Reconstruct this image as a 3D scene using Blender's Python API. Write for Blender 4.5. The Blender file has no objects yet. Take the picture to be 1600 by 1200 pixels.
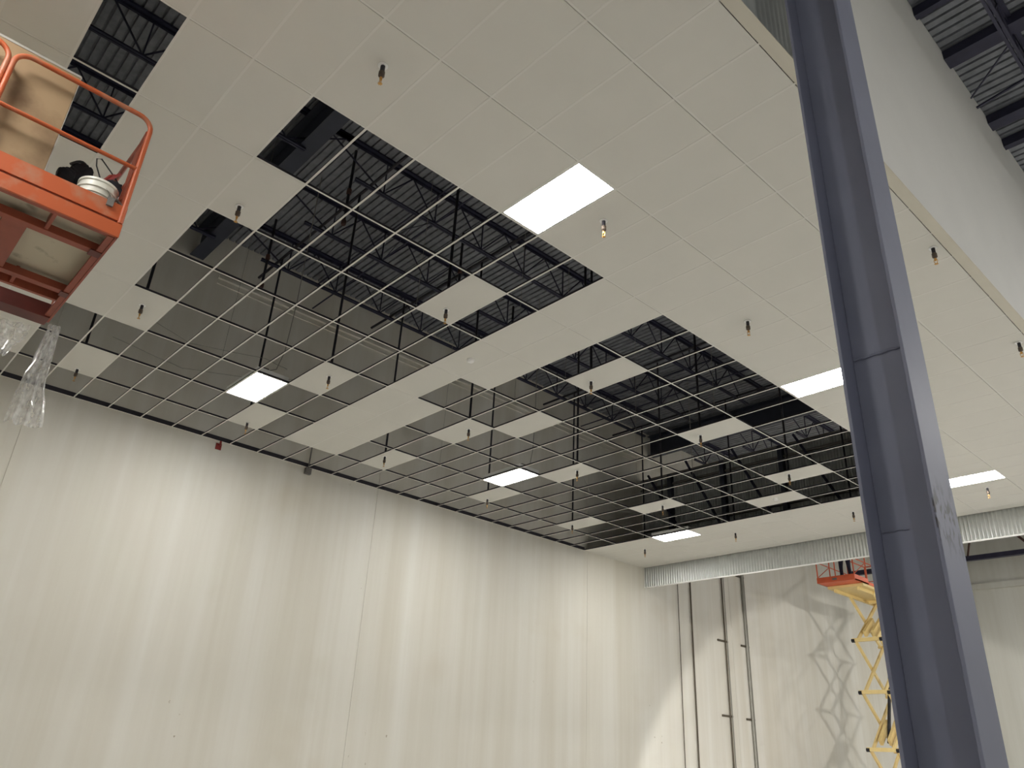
import bpy, math, random
from mathutils import Vector, Matrix, noise
random.seed(7)
sc = bpy.context.scene
PI = math.pi

# ------------------------------------------------------------------ camera, world, exposure
ZC = 7.26                      # height of the suspended ceiling above the floor
S = 0.6096                     # two feet
F_PX, CAM = 1214.3, Vector((5.519, -2.158, ZC - 5.664))
A_, B_, C_ = 0.84307, 2.02250, 0.05412
cam_d = bpy.data.cameras.new('camera')
cam_d.sensor_width = 36.0
cam_d.lens = F_PX / 1600.0 * 36.0
cam_d.clip_start, cam_d.clip_end = 0.05, 200
cam = bpy.data.objects.new('camera', cam_d)
sc.collection.objects.link(cam)
R3 = Matrix.Rotation(A_, 3, 'Z') @ Matrix.Rotation(B_, 3, 'X') @ Matrix.Rotation(C_, 3, 'Z')
cam.matrix_world = Matrix.Translation(CAM) @ R3.to_4x4()
sc.camera = cam
world = bpy.data.worlds.new('world')
sc.world = world
world.use_nodes = True
world.node_tree.nodes['Background'].inputs[0].default_value = (0.03, 0.035, 0.04, 1)
world.node_tree.nodes['Background'].inputs[1].default_value = 0.3
vs = sc.view_settings
vs.view_transform = 'Standard'
vs.look = 'None'
vs.gamma = 1
vs.use_curve_mapping = False
vs.exposure = 0.0
PANEL_LIGHT = 64.0             # emission of the troffer diffusers
FLOOD_W = 8000.0               # added mast floodlight that throws the distant lift's shadow
BAY_LIGHT = 1300.0               # emission of the warehouse high-bay lamps
sc.cycles.max_bounces = 10
sc.cycles.diffuse_bounces = 7
sc.cycles.transparent_max_bounces = 12
sc.cycles.use_denoising = True


# ------------------------------------------------------------------ materials
def lin(r, g, b):
    f = lambda c: (c / 255 / 12.92) if c / 255 <= 0.04045 else ((c / 255 + 0.055) / 1.055) ** 2.4
    return (f(r), f(g), f(b), 1)


def mat(name, col, rough=0.6, metal=0.0, var=0.08, scale=4.0, stretch=(1, 1, 1), bump=0.0, spec=0.5,
        col2=None, lo=0.45, hi=0.65):
    m = bpy.data.materials.new(name)
    m.use_nodes = True
    nt = m.node_tree
    b = nt.nodes['Principled BSDF']
    b.inputs['Roughness'].default_value = rough
    b.inputs['Metallic'].default_value = metal
    b.inputs['Specular IOR Level'].default_value = spec
    tc = nt.nodes.new('ShaderNodeNewGeometry')
    mp = nt.nodes.new('ShaderNodeMapping')
    mp.inputs['Scale'].default_value = stretch
    nt.links.new(tc.outputs['Position'], mp.inputs['Vector'])
    nz = nt.nodes.new('ShaderNodeTexNoise')
    nz.inputs['Scale'].default_value = scale
    nz.inputs['Detail'].default_value = 6
    nt.links.new(mp.outputs[0], nz.inputs['Vector'])
    rp = nt.nodes.new('ShaderNodeValToRGB')
    c2 = col2 or tuple([c * (1 - 2 * var) for c in col[:3]] + [1])
    rp.color_ramp.elements[0].position = lo
    rp.color_ramp.elements[1].position = hi
    if col2 is None:
        rp.color_ramp.elements[0].position, rp.color_ramp.elements[1].position = 0.3, 0.7
    rp.color_ramp.elements[0].color = c2 if col2 is None else col
    rp.color_ramp.elements[1].color = col if col2 is None else c2
    nt.links.new(nz.outputs['Fac'], rp.inputs['Fac'])
    nt.links.new(rp.outputs[0], b.inputs['Base Color'])
    if bump:
        bp = nt.nodes.new('ShaderNodeBump')
        bp.inputs['Strength'].default_value = bump
        bp.inputs['Distance'].default_value = 0.01
        nt.links.new(nz.outputs['Fac'], bp.inputs['Height'])
        nt.links.new(bp.outputs[0], b.inputs['Normal'])
    return m


def emit(name, col, strength):
    m = bpy.data.materials.new(name)
    m.use_nodes = True
    nt = m.node_tree
    nt.nodes.clear()
    e = nt.nodes.new('ShaderNodeEmission')
    e.inputs[0].default_value = col
    e.inputs[1].default_value = strength
    o = nt.nodes.new('ShaderNodeOutputMaterial')
    nt.links.new(e.outputs[0], o.inputs[0])
    return m


def wall_mat(name, base, stain, dark):
    """cream painted concrete: streaks that run down the wall, faint scuffs"""
    m = bpy.data.materials.new(name)
    m.use_nodes = True
    nt = m.node_tree
    N, L = nt.nodes, nt.links
    b = N['Principled BSDF']
    b.inputs['Roughness'].default_value = 0.55
    geo = N.new('ShaderNodeNewGeometry')

    def nz(scale3, sc_, det=4):
        mp = N.new('ShaderNodeMapping')
        mp.inputs['Scale'].default_value = scale3
        L.new(geo.outputs['Position'], mp.inputs['Vector'])
        n = N.new('ShaderNodeTexNoise')
        n.inputs['Scale'].default_value = sc_
        n.inputs['Detail'].default_value = det
        L.new(mp.outputs[0], n.inputs['Vector'])
        return n.outputs['Fac']

    def ramp(src, p0, p1, c0, c1):
        r = N.new('ShaderNodeValToRGB')
        r.color_ramp.elements[0].position, r.color_ramp.elements[1].position = p0, p1
        r.color_ramp.elements[0].color, r.color_ramp.elements[1].color = c0, c1
        L.new(src, r.inputs['Fac'])
        return r.outputs[0]

    def mix(a, c, f, mode='MULTIPLY'):
        x = N.new('ShaderNodeMix')
        x.data_type, x.blend_type = 'RGBA', mode
        if isinstance(f, float):
            x.inputs[0].default_value = f
        else:
            L.new(f, x.inputs[0])
        L.new(a, x.inputs[6])
        L.new(c, x.inputs[7])
        return x.outputs[2]
    base_c = ramp(nz((1.6, 1.6, 0.07), 1.0, 5), 0.35, 0.68, stain, base)
    fine = ramp(nz((6, 6, 0.25), 1.0, 6), 0.38, 0.62, (0.965, 0.96, 0.95, 1), (1, 1, 1, 1))
    c = mix(base_c, fine, 1.0)
    blot = ramp(nz((1, 1, 1), 0.55, 3), 0.62, 0.78, (1, 1, 1, 1), dark)
    c = mix(c, blot, 0.8)
    speck = ramp(nz((1, 1, 0.8), 9.0, 8), 0.70, 0.74, (1, 1, 1, 1), (0.55, 0.5, 0.42, 1))
    where = ramp(nz((1, 1, 0.7), 0.45, 2), 0.60, 0.66, (0, 0, 0, 1), (1, 1, 1, 1))
    c = mix(c, speck, where)
    L.new(c, b.inputs['Base Color'])
    bp = N.new('ShaderNodeBump')
    bp.inputs['Strength'].default_value = 0.15
    bp.inputs['Distance'].default_value = 0.01
    L.new(nz((1, 1, 1), 6.0, 6), bp.inputs['Height'])
    L.new(bp.outputs[0], b.inputs['Normal'])
    return m


M = {}
M['wall'] = wall_mat('painted_concrete', lin(225, 223, 215), lin(214, 210, 198), (0.92, 0.9, 0.86, 1))
M['wall_far'] = wall_mat('painted_concrete_far', lin(210, 210, 203), lin(200, 199, 190), (0.93, 0.92, 0.9, 1))
M['drywall'] = mat('drywall', lin(220, 220, 218), 0.7, var=0.02, scale=1.2)
M['floor'] = mat('concrete_floor', lin(199, 198, 195), 0.5, var=0.05, scale=0.8)
M['tile'] = mat('ceiling_tile', lin(215, 213, 205), 0.85, var=0.012, scale=3, bump=0.05)
M['tee'] = mat('tee_paint', lin(221, 219, 212), 0.5, var=0.01)
M['edge'] = mat('edge_trim', lin(208, 203, 188), 0.6, var=0.02)
M['deck'] = mat('steel_deck', lin(138, 141, 148), 0.6, 0.25, var=0.16, scale=7, bump=0.1)
M['joist'] = mat('joist_primer', lin(48, 48, 70), 0.6, 0.1, var=0.15, scale=6)
M['girder'] = mat('girder_primer', lin(62, 66, 80), 0.6, 0.1, var=0.12, scale=3)
M['rust'] = mat('rusty_primer', lin(84, 58, 52), 0.7, 0.1, var=0.2, scale=9)
M['pipe'] = mat('black_pipe', lin(44, 42, 50), 0.5, 0.3, var=0.1, scale=8)
M['redpipe'] = mat('red_fitting', lin(150, 52, 48), 0.5, var=0.1)
M['angle_webshade'] = mat('dark_angle_web_shade', lin(52, 50, 58), 0.7, var=0.08)  # dark wall angle; also paints shade onto the tee webs
M['galv'] = mat('galvanised_sheet', lin(196, 199, 196), 0.42, 0.55, var=0.05, scale=5)
M['white'] = mat('white_paint', lin(242, 242, 240), 0.45, var=0.01)
M['brass'] = mat('brass', lin(205, 160, 95), 0.3, 0.9, var=0.05, scale=40)
M['cup'] = mat('sprinkler_cup', lin(92, 80, 70), 0.45, 0.4, var=0.08, scale=40)
M['black'] = mat('black_plastic', lin(26, 27, 34), 0.5, var=0.1, scale=20)
M['nylon'] = mat('black_nylon', lin(24, 25, 36), 0.8, var=0.2, scale=30, bump=0.4)
M['orange'] = mat('orange_paint', lin(184, 88, 46), 0.5, var=0.10, scale=5, bump=0.03,
                  col2=lin(176, 116, 88), lo=0.52, hi=0.70)
M['orange_dk'] = mat('orange_paint_worn', lin(148, 72, 50), 0.5, var=0.12, scale=6)
M['maroon'] = mat('dark_red_paint', lin(98, 38, 30), 0.5, var=0.15, scale=5)
M['ply'] = mat('platform_board', lin(190, 182, 160), 0.75, scale=5, col2=lin(120, 112, 96), lo=0.62, hi=0.78)
M['kraft'] = mat('kraft_board', lin(158, 133, 102), 0.8, scale=1.6, col2=lin(108, 84, 60), lo=0.48, hi=0.66)
M['greyboard'] = mat('grey_tile_back', lin(170, 168, 160), 0.8, var=0.04)
M['beige'] = mat('lift_beige', lin(226, 202, 140), 0.5, var=0.05, scale=8)
M['orange_far'] = mat('lift_orange_far', lin(222, 104, 68), 0.5, var=0.05, scale=5)
M['bucket'] = mat('white_bucket', lin(232, 232, 222), 0.4, var=0.03)
M['green'] = mat('green_tape', lin(130, 190, 70), 0.5, var=0.03)
M['tire'] = mat('tyre', lin(60, 60, 62), 0.8, var=0.1)
M['conduit'] = mat('conduit', lin(150, 148, 140), 0.45, 0.4, var=0.05)
M['conduit_dk'] = mat('dark_conduit', lin(88, 80, 66), 0.6, 0.1, var=0.08)
M['greybox'] = mat('grey_box', lin(120, 116, 112), 0.6, var=0.08)
M['diffuser'] = emit('panel_glow', (1.0, 0.975, 0.93, 1), PANEL_LIGHT)
M['bayglow'] = emit('bay_glow', (1.0, 0.975, 0.93, 1), BAY_LIGHT)
M['wire'] = mat('wire', lin(150, 148, 140), 0.5, 0.3)


def column_mat():
    m = mat('column_paint', lin(124, 128, 148), 0.5, 0.0, var=0.06, scale=2.5, bump=0.05, spec=0.4)
    nt = m.node_tree
    N, L = nt.nodes, nt.links
    b = N['Principled BSDF']
    src = b.inputs['Base Color'].links[0].from_socket
    geo = N.new('ShaderNodeNewGeometry')
    sep = N.new('ShaderNodeSeparateXYZ')
    L.new(geo.outputs['Position'], sep.inputs[0])

    def band(c, w):           # 1 near height c
        s = N.new('ShaderNodeMath'); s.operation = 'SUBTRACT'; s.inputs[1].default_value = c
        L.new(sep.outputs['Z'], s.inputs[0])
        a = N.new('ShaderNodeMath'); a.operation = 'ABSOLUTE'
        L.new(s.outputs[0], a.inputs[0])
        r = N.new('ShaderNodeMapRange')
        r.inputs['From Min'].default_value, r.inputs['From Max'].default_value = w, 0.0
        L.new(a.outputs[0], r.inputs['Value'])
        return r.outputs[0]
    nz = N.new('ShaderNodeTexNoise')
    nz.inputs['Scale'].default_value = 22
    nz.inputs['Detail'].default_value = 5
    mp = N.new('ShaderNodeMapping'); mp.inputs['Scale'].default_value = (1, 1, 0.45)
    L.new(geo.outputs['Position'], mp.inputs['Vector'])
    L.new(mp.outputs[0], nz.inputs['Vector'])
    th = N.new('ShaderNodeMapRange')
    th.inputs['From Min'].default_value, th.inputs['From Max'].default_value = 0.50, 0.58
    L.new(nz.outputs['Fac'], th.inputs['Value'])
    gx = N.new('ShaderNodeMath'); gx.operation = 'GREATER_THAN'; gx.inputs[1].default_value = 4.172
    L.new(sep.outputs['X'], gx.inputs[0])
    mu = N.new('ShaderNodeMath'); mu.operation = 'MULTIPLY'
    L.new(band(ZC - 4.45, 0.22), mu.inputs[0]); L.new(th.outputs[0], mu.inputs[1])
    mu2 = N.new('ShaderNodeMath'); mu2.operation = 'MULTIPLY'
    L.new(mu.outputs[0], mu2.inputs[0]); L.new(gx.outputs[0], mu2.inputs[1])
    mx = N.new('ShaderNodeMix'); mx.data_type = 'RGBA'
    mx.inputs[7].default_value = lin(52, 48, 46)
    L.new(mu2.outputs[0], mx.inputs[0]); L.new(src, mx.inputs[6])
    L.new(mx.outputs[2], b.inputs['Base Color'])
    return m


M['column'] = column_mat()


def plastic_mat():
    m = bpy.data.materials.new('clear_film')
    m.use_nodes = True
    nt = m.node_tree
    N, L = nt.nodes, nt.links
    b = N['Principled BSDF']
    b.inputs['Base Color'].default_value = (0.86, 0.87, 0.88, 1)
    b.inputs['Roughness'].default_value = 0.15
    tr = N.new('ShaderNodeBsdfTransparent')
    tl = N.new('ShaderNodeBsdfTranslucent')
    tl.inputs[0].default_value = (0.8, 0.8, 0.8, 1)
    mx = N.new('ShaderNodeMixShader'); mx.inputs[0].default_value = 0.4
    L.new(b.outputs[0], mx.inputs[1]); L.new(tl.outputs[0], mx.inputs[2])
    mx2 = N.new('ShaderNodeMixShader')
    nz = N.new('ShaderNodeTexNoise'); nz.inputs['Scale'].default_value = 14
    geo = N.new('ShaderNodeNewGeometry')
    L.new(geo.outputs['Position'], nz.inputs['Vector'])
    mr = N.new('ShaderNodeMapRange')
    mr.inputs['From Min'].default_value, mr.inputs['From Max'].default_value = 0.3, 0.7
    mr.inputs['To Min'].default_value, mr.inputs['To Max'].default_value = 0.22, 0.6
    L.new(nz.outputs['Fac'], mr.inputs['Value'])
    L.new(mr.outputs[0], mx2.inputs[0])
    L.new(tr.outputs[0], mx2.inputs[1]); L.new(mx.outputs[0], mx2.inputs[2])
    L.new(mx2.outputs[0], N['Material Output'].inputs[0])
    return m


M['film'] = plastic_mat()


# ------------------------------------------------------------------ mesh helpers
class MB:
    def __init__(s):
        s.v, s.f = [], []

    def box(s, x0, x1, y0, y1, z0, z1):
        n = len(s.v)
        s.v += [(x0, y0, z0), (x1, y0, z0), (x1, y1, z0), (x0, y1, z0), (x0, y0, z1), (x1, y0, z1), (x1, y1, z1), (x0, y1, z1)]
        s.f += [tuple(n + i for i in q) for q in [(0, 3, 2, 1), (4, 5, 6, 7), (0, 1, 5, 4), (1, 2, 6, 5), (2, 3, 7, 6), (3, 0, 4, 7)]]
        return s

    def bar(s, a, b, w, h, up=(0, 0, 1)):
        """rectangular bar from a to b, w across, h along up"""
        a, b, up = Vector(a), Vector(b), Vector(up)
        d = (b - a).normalized()
        if abs(d.dot(up)) > 0.99:
            up = Vector((0, 1, 0))
        x = d.cross(up).normalized()
        y = x.cross(d).normalized()
        n = len(s.v)
        for p in (a, b):
            for i, j in ((-1, -1), (1, -1), (1, 1), (-1, 1)):
                s.v.append(tuple(p + x * (i * w / 2) + y * (j * h / 2)))
        s.f += [tuple(n + i for i in q) for q in [(0, 3, 2, 1), (4, 5, 6, 7), (0, 1, 5, 4), (1, 2, 6, 5), (2, 3, 7, 6), (3, 0, 4, 7)]]
        return s

    def tube(s, pts, r, seg=10, caps=True):
        pts = [Vector(p) for p in pts]
        rs = r if isinstance(r, (list, tuple)) else [r] * len(pts)
        n0 = len(s.v)
        ref = None
        for i, p in enumerate(pts):
            d = (pts[min(i + 1, len(pts) - 1)] - pts[max(i - 1, 0)]).normalized()
            if ref is None:
                ref = Vector((0, 0, 1)) if abs(d.z) < 0.9 else Vector((1, 0, 0))
            x = d.cross(ref)
            if x.length < 1e-4:
                ref = Vector((0, 1, 0)); x = d.cross(ref)
            x.normalize()
            y = x.cross(d).normalized()
            ref = y
            for k in range(seg):
                t = 2 * PI * k / seg
                s.v.append(tuple(p + (x * math.cos(t) + y * math.sin(t)) * rs[i]))
        for i in range(len(pts) - 1):
            for k in range(seg):
                a, b = n0 + i * seg + k, n0 + i * seg + (k + 1) % seg
                s.f.append((a, b, b + seg, a + seg))
        if caps:
            s.f.append(tuple(n0 + k for k in range(seg))[::-1])
            s.f.append(tuple(n0 + (len(pts) - 1) * seg + k for k in range(seg)))
        return s

    def lathe(s, c, prof, seg=20):
        """prof: list of (r, z)"""
        n0 = len(s.v)
        for r, z in prof:
            for k in range(seg):
                t = 2 * PI * k / seg
                s.v.append((c[0] + r * math.cos(t), c[1] + r * math.sin(t), c[2] + z))
        for i in range(len(prof) - 1):
            for k in range(seg):
                a, b = n0 + i * seg + k, n0 + i * seg + (k + 1) % seg
                s.f.append((a, b, b + seg, a + seg))
        s.f.append(tuple(n0 + k for k in range(seg))[::-1])
        s.f.append(tuple(n0 + (len(prof) - 1) * seg + k for k in range(seg)))
        return s

    def sheet(s, pts, ext, thick):
        """extrude open polyline pts along vector ext, with thickness vector thick"""
        n = len(s.v)
        e, t = Vector(ext), Vector(thick)
        m = len(pts)
        for p in pts:
            p = Vector(p)
            s.v += [tuple(p), tuple(p + e), tuple(p + t), tuple(p + e + t)]
        for i in range(m - 1):
            a, b = n + 4 * i, n + 4 * (i + 1)
            s.f += [(a, b, b + 1, a + 1), (a + 2, a + 3, b + 3, b + 2), (a, a + 2, b + 2, b), (a + 1, b + 1, b + 3, a + 3)]
        a, b = n, n + 4 * (m - 1)
        s.f += [(a, a + 1, a + 3, a + 2), (b, b + 2, b + 3, b + 1)]
        return s


def origin(o):
    v = Vector((0, 0, 0))
    while o:
        v += o.location
        o = o.parent
    return v


def obj(name, mb, m, parent=None, smooth=False, bevel=0.0):
    me = bpy.data.meshes.new(name)
    off = origin(parent) if parent else Vector((0, 0, 0))
    me.from_pydata([tuple(Vector(v) - off) for v in mb.v], [], mb.f)
    me.materials.append(m)
    if smooth:
        for p in me.polygons:
            p.use_smooth = True
    me.update()
    o = bpy.data.objects.new(name, me)
    sc.collection.objects.link(o)
    if parent:
        o.parent = parent
    if bevel:
        md = o.modifiers.new('edge', 'BEVEL')
        md.width = bevel
        md.segments = 2
        md.limit_method = 'ANGLE'
    if smooth:
        md = o.modifiers.new('split', 'EDGE_SPLIT')
        md.split_angle = math.radians(40)
    return o


def tag(o, label, cat, group=None):
    o['label'] = label
    o['category'] = cat
    if group:
        o['group'] = group
    return o


def thing(name, label, cat, loc=(0, 0, 0), group=None):
    o = bpy.data.objects.new(name, None)
    o.empty_display_size = 0.2
    sc.collection.objects.link(o)
    o.location = loc
    return tag(o, label, cat, group)


def struct(name, mb, m, parent=None, **k):
    o = obj(name, mb, m, parent, **k)
    if parent is None:
        o['kind'] = 'structure'
    return o


def dup(root, loc, label=None):
    r = root.copy()
    sc.collection.objects.link(r)
    r.location = loc
    if label:
        r['label'] = label
    for ch in list(root.children):
        c = ch.copy()
        sc.collection.objects.link(c)
        c.parent = r
        for g in ch.children:
            d = g.copy()
            sc.collection.objects.link(d)
            d.parent = c
    return r


def GX(u):
    return -u * 2 * S


def GY(v):
    return v * S


XL, YF, XR = -9.75, 17.40, 3.44       # left wall, metal fascia, drywall bulkhead
ROOF = ZC + 4.65

# ------------------------------------------------------------------ the setting
struct('floor', MB().box(XL - 0.3, 20, -12, 38.2, -0.2, 0), M['floor'])
wl = MB()
ys = [-12, -7.42, -0.03, 7.38, 14.77, 22.16, 29.55, 38.0]
for a, b in zip(ys[:-1], ys[1:]):
    wl.box(XL - 0.25, XL, a + 0.004, b - 0.004, 0, ROOF + 0.05)
wl.box(XL - 0.3, XL - 0.012, -12, 38, 0, ROOF + 0.05)
struct('wall_left', wl, M['wall'])
struct('wall_far', MB().box(XL - 0.3, 20, 38, 38.3, 0, ROOF + 0.1), M['wall_far'])
struct('trim_1', MB().box(XL, 20, 37.86, 38, ZC + 2.45, ZC + 2.72), M['wall_far'])
struct('wall_back', MB().box(XL - 0.3, 20, -12.3, -12, 0, ROOF + 0.1), M['wall_far'])
struct('wall_side', MB().box(20, 20.3, -12, 38, 0, ROOF + 0.1), M['wall_far'])
# ribbed steel roof deck, ribs run across
pts, y, P = [], -12.0, 0.1524
while y < 38:
    for dy, dz in ((0, 0.0), (0.106, 0.0), (0.114, 0.040), (0.144, 0.040)):
        pts.append((XL - 0.3, y + dy, ROOF + dz))
    y += P
pts.append((XL - 0.3, y, ROOF))
struct('ceiling', MB().sheet(pts, (30.3, 0, 0), (0, 0, 0.02)), M['deck'])
# drywall bulkhead above the suspended ceiling, its underside strip, metal clad stretch near the column
struct('wall_right', MB().box(XR - 0.10, XR, 3.0, YF, ZC + 0.0, ROOF), M['drywall'])
struct('trim_2', MB().box(XR - 0.115, XR + 0.006, -4.9, YF, ZC - 0.014, ZC - 0.001), M['edge'])


def corrugated(x_dir, a, b, fixed, z0, z1, pitch=0.086, depth=0.032, face=-1):
    """wavy sheet standing upright; x_dir True = runs along X at Y=fixed"""
    pts, t, k = [], a, 0
    n = int((b - a) / pitch * 8)
    for i in range(n + 1):
        t = a + (b - a) * i / n
        w = depth * 0.5 * math.cos(2 * PI * t / pitch)
        pts.append((t, fixed + w, z0) if x_dir else (fixed + w, t, z0))
    th = (0, 0.003, 0) if x_dir else (0.003, 0, 0)
    return MB().sheet(pts, (0, 0, z1 - z0), th)


side = thing('metal_cladding', 'corrugated galvanized sheet over the bulkhead at the top of the dark steel column', 'metal cladding', (XR, -4.9, ZC))
obj('sheet_panel', corrugated(False, -4.9, 2.99, XR - 0.03, ZC, ROOF - 0.02), M['galv'], side, smooth=True)
fas = thing('metal_fascia', 'long corrugated galvanized fascia hanging below the far end of the tile ceiling', 'fascia', (XL, YF, ZC - 0.6))
obj('sheet_panel', corrugated(True, XL + 0.01, XR + 0.02, YF + 0.02, ZC - 0.6, ZC + 2.84), M['galv'], fas, smooth=True)
obj('bottom_trim', MB().box(XL + 0.01, XR + 0.02, YF - 0.005, YF + 0.05, ZC - 0.625, ZC - 0.597), M['white'], fas)
for z, w in ((2.84, 0.16), (2.52, 0.10), (1.15, 0.10)):
    obj('ledge_rail', MB().box(XL + 0.01, XR - 0.11, YF - 0.09, YF + 0.005, ZC + z - w / 2, ZC + z - w / 2 + 0.05)
        .box(XL + 0.01, XR - 0.11, YF - 0.035, YF + 0.005, ZC + z, ZC + z + 0.03), M['greybox'], fas)
for x in (-8.54, -6.62, -4.70, -2.56, -0.5):
    obj('stud_post', MB().box(x - 0.07, x + 0.07, YF - 0.16, YF - 0.005, ZC + 0.05, ZC + 2.8), M['girder'], fas)
for x, z, l in ((-9.3, 2.9, 1.6), (-7.85, 3.1, 1.5), (-6.2, 3.1, 1.5), (-4.2, 3.0, 1.5), (-2.2, 3.0, 1.5)):
    obj('diagonal_brace', MB().bar((x, YF - 0.22, ZC + z), (x + l, YF - 0.22, ZC + 0.08), 0.06, 0.06), M['joist'], fas)
# ledge on the concrete wall in the space above the tiles
struct('trim_3', MB().box(XL, XL + 0.07, 2.6, YF - 0.2, ZC + 3.60, ZC + 3.66).box(XL, XL + 0.03, 2.6, YF - 0.2, ZC + 3.47, ZC + 3.50), M['wall'])

# ------------------------------------------------------------------ roof steel
def w_beam_x(mb, x0, x1, y, z0, z1, bf=0.26, tf=0.018, tw=0.012):
    mb.box(x0, x1, y - bf / 2, y + bf / 2, z1 - tf, z1).box(x0, x1, y - bf / 2, y + bf / 2, z0, z0 + tf)
    return mb.box(x0, x1, y - tw / 2, y + tw / 2, z0 + tf, z1 - tf)


for y, lb in ((2.04, 'deep dark steel roof beam over the dark column line'),
              (YF + 0.5, 'deep dark steel roof beam just behind the corrugated fascia'),
              (32.6, 'dark steel roof beam nearest the end wall')):
    g = w_beam_x(MB(), XL + 0.02, 19.9, y, ZC + 3.86, ZC + 4.56, bf=0.3)
    tag(obj('roof_beam', g, M['girder']), lb, 'steel beam')


def make_joist():
    """bar joist 15.1 m long, along +Y from its root"""
    r = thing('roof_joist', 'x', 'roof joist', (0, 0, 0))
    L = 15.0
    t = MB()
    for s_ in (-1, 1):
        t.box(s_ * 0.04 - 0.035, s_ * 0.04 + 0.035, 0, L, 4.605 - 0.006, 4.62 - 0.006).box(s_ * 0.012 - 0.004, s_ * 0.012 + 0.004, 0, L, 4.545, 4.6)
        t.box(s_ * 0.04 - 0.035, s_ * 0.04 + 0.035, 0, L, 4.61, 4.645)
    obj('top_chord', t, M['joist'], r)
    b = MB()
    for s_ in (-1, 1):
        b.box(s_ * 0.028 - 0.02, s_ * 0.028 + 0.02, 0.9, L - 0.9, 3.79, 3.797).box(s_ * 0.012 - 0.004, s_ * 0.012 + 0.004, 0.9, L - 0.9, 3.797, 3.85)
    obj('bottom_chord', b, M['joist'], r)
    w = MB()
    y0, n = 1.52, 10
    step = 1.22
    w.tube([(0, 0.15, 4.57), (0, y0, 3.83)], 0.017, 6)
    for i in range(n):
        y = y0 + i * step
        w.tube([(0, y, 3.83), (0, y + step / 2, 4.57)], 0.016, 6)
        w.tube([(0, y + step / 2, 4.57), (0, y + step, 3.83)], 0.016, 6)
        w.bar((0, y, 3.83), (0, y, 4.57), 0.022, 0.022)
    w.tube([(0, y0 + n * step, 3.83), (0, L - 0.15, 4.57)], 0.017, 6)
    obj('web_bracing', w, M['joist'], r)
    return r


JN = ['first from the concrete wall', 'second from the concrete wall', 'third from the concrete wall', 'fourth from the concrete wall', 'fifth from the concrete wall',
      'sixth from the concrete wall', 'last before the drywall bulkhead', 'first outside the drywall bulkhead', 'second outside the drywall bulkhead']
proto = make_joist()
jn = 0
jx = [-8.65 + 1.855 * k for k in range(9)]
BAYS = [(-13.0 + 1.1, 'span ending at the column'), (2.14, 'span over the bare grid'), (YF + 0.6, 'span past the fascia')]
for bi, (y0, where) in enumerate(BAYS):
    for x in jx:
        if bi == 0 and y0 < -12:
            continue
        if bi == 2 and x > 3:
            continue
        L = 'dark steel bar joist under the roof deck ' + where
        if bi == 0:
            r = proto if jn == 0 else dup(proto, (0, 0, 0))
            r.location = (x, -13.0 + 1.1 - 0.2, ZC)
        else:
            r = proto if jn == 0 else dup(proto, (0, 0, 0))
            r.location = (x, y0, ZC)
        r['label'] = 'dark bar joist, ' + JN[jx.index(x)] + ', ' + where
        r['group'] = 'roof joists ' + where
        jn += 1
# bridging between the joists
for y, w_ in ((4.9, 'closest to the deep column beam'), (9.7, 'over the middle of the open grid'), (14.4, 'closest to the corrugated fascia')):
    b = MB()
    b.bar((XL + 0.02, y, ZC + 3.86), (XR - 0.12, y, ZC + 3.86), 0.025, 0.025)
    b.bar((XL + 0.02, y, ZC + 4.53), (XR - 0.12, y, ZC + 4.53), 0.025, 0.025)
    for x in jx[1:-2:2]:
        b.bar((x, y + 0.02, ZC + 3.86), (x + 1.855 if x < 1 else XR - 0.13, y + 0.02, ZC + 4.53), 0.013, 0.013)
        b.bar((x, y - 0.02, ZC + 4.53), (x + 1.855 if x < 1 else XR - 0.13, y - 0.02, ZC + 3.86), 0.013, 0.013)
    tag(obj('joist_bridging', b, M['joist']), 'thin crossed steel bridging between roof joists ' + w_, 'bridging')
# steel on the open side of the drywall bulkhead
for y, h, lb in ((7.25, 0.10, 'short dark roof angle over the drywall bulkhead, highest in the corner'),
                 (8.43, 0.26, 'broad dark roof beam above the drywall bulkhead, by the thin rods'),
                 (10.3, 0.24, 'second broad dark roof beam above the drywall bulkhead'),
                 (11.0, 0.12, 'narrow dark roof angle below the second broad beam at the bulkhead')):
    tag(obj('roof_purlin', MB().box(XR + 0.0, 19.9, y - h / 2, y + h / 2, ROOF - 0.19, ROOF - 0.02), M['joist']), lb, 'roof purlin')
br = MB()
br.bar((XR + 0.02, 9.33, ZC + 4.40), (4.2, 8.75, ZC + 4.5), 0.02, 0.02).bar((XR + 0.02, 9.55, ZC + 4.35), (4.2, 9.6, ZC + 4.5), 0.035, 0.03)
tag(obj('brace_rod', br, M['joist']), 'pair of thin dark rods from drywall bulkhead to roof joist', 'brace rods')
# far steel seen below the fascia beyond the column
fb = thing('joist_girder', 'dark steel truss with a red diagonal seen under the corrugated fascia past the column', 'truss', (-9, 31.5, ZC + 2.2))
obj('bottom_chord', MB().box(-9.6, 19, 31.4, 31.6, ZC + 2.28, ZC + 2.46), M['joist'], fb)
obj('top_chord', MB().box(-9.6, 19, 31.4, 31.6, ZC + 4.3, ZC + 4.45), M['joist'], fb)
wb = MB()
x = -8.8
while x < 16:
    wb.bar((x, 31.5, ZC + 4.35), (x + 1.6, 31.5, ZC + 2.37), 0.09, 0.09).bar((x + 1.6, 31.5, ZC + 2.37), (x + 2.2, 31.5, ZC + 4.35), 0.06, 0.06)
    x += 2.4
obj('web_bracing', wb, M['rust'], fb)
pp = MB().tube([(-8, 29.5, ZC + 2.50), (16, 29.5, ZC + 2.50)], 0.035, 8)
tag(obj('sprinkler_pipe', pp, M['pipe']), 'thin dark pipe running above the far truss under the fascia', 'pipe')

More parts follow.
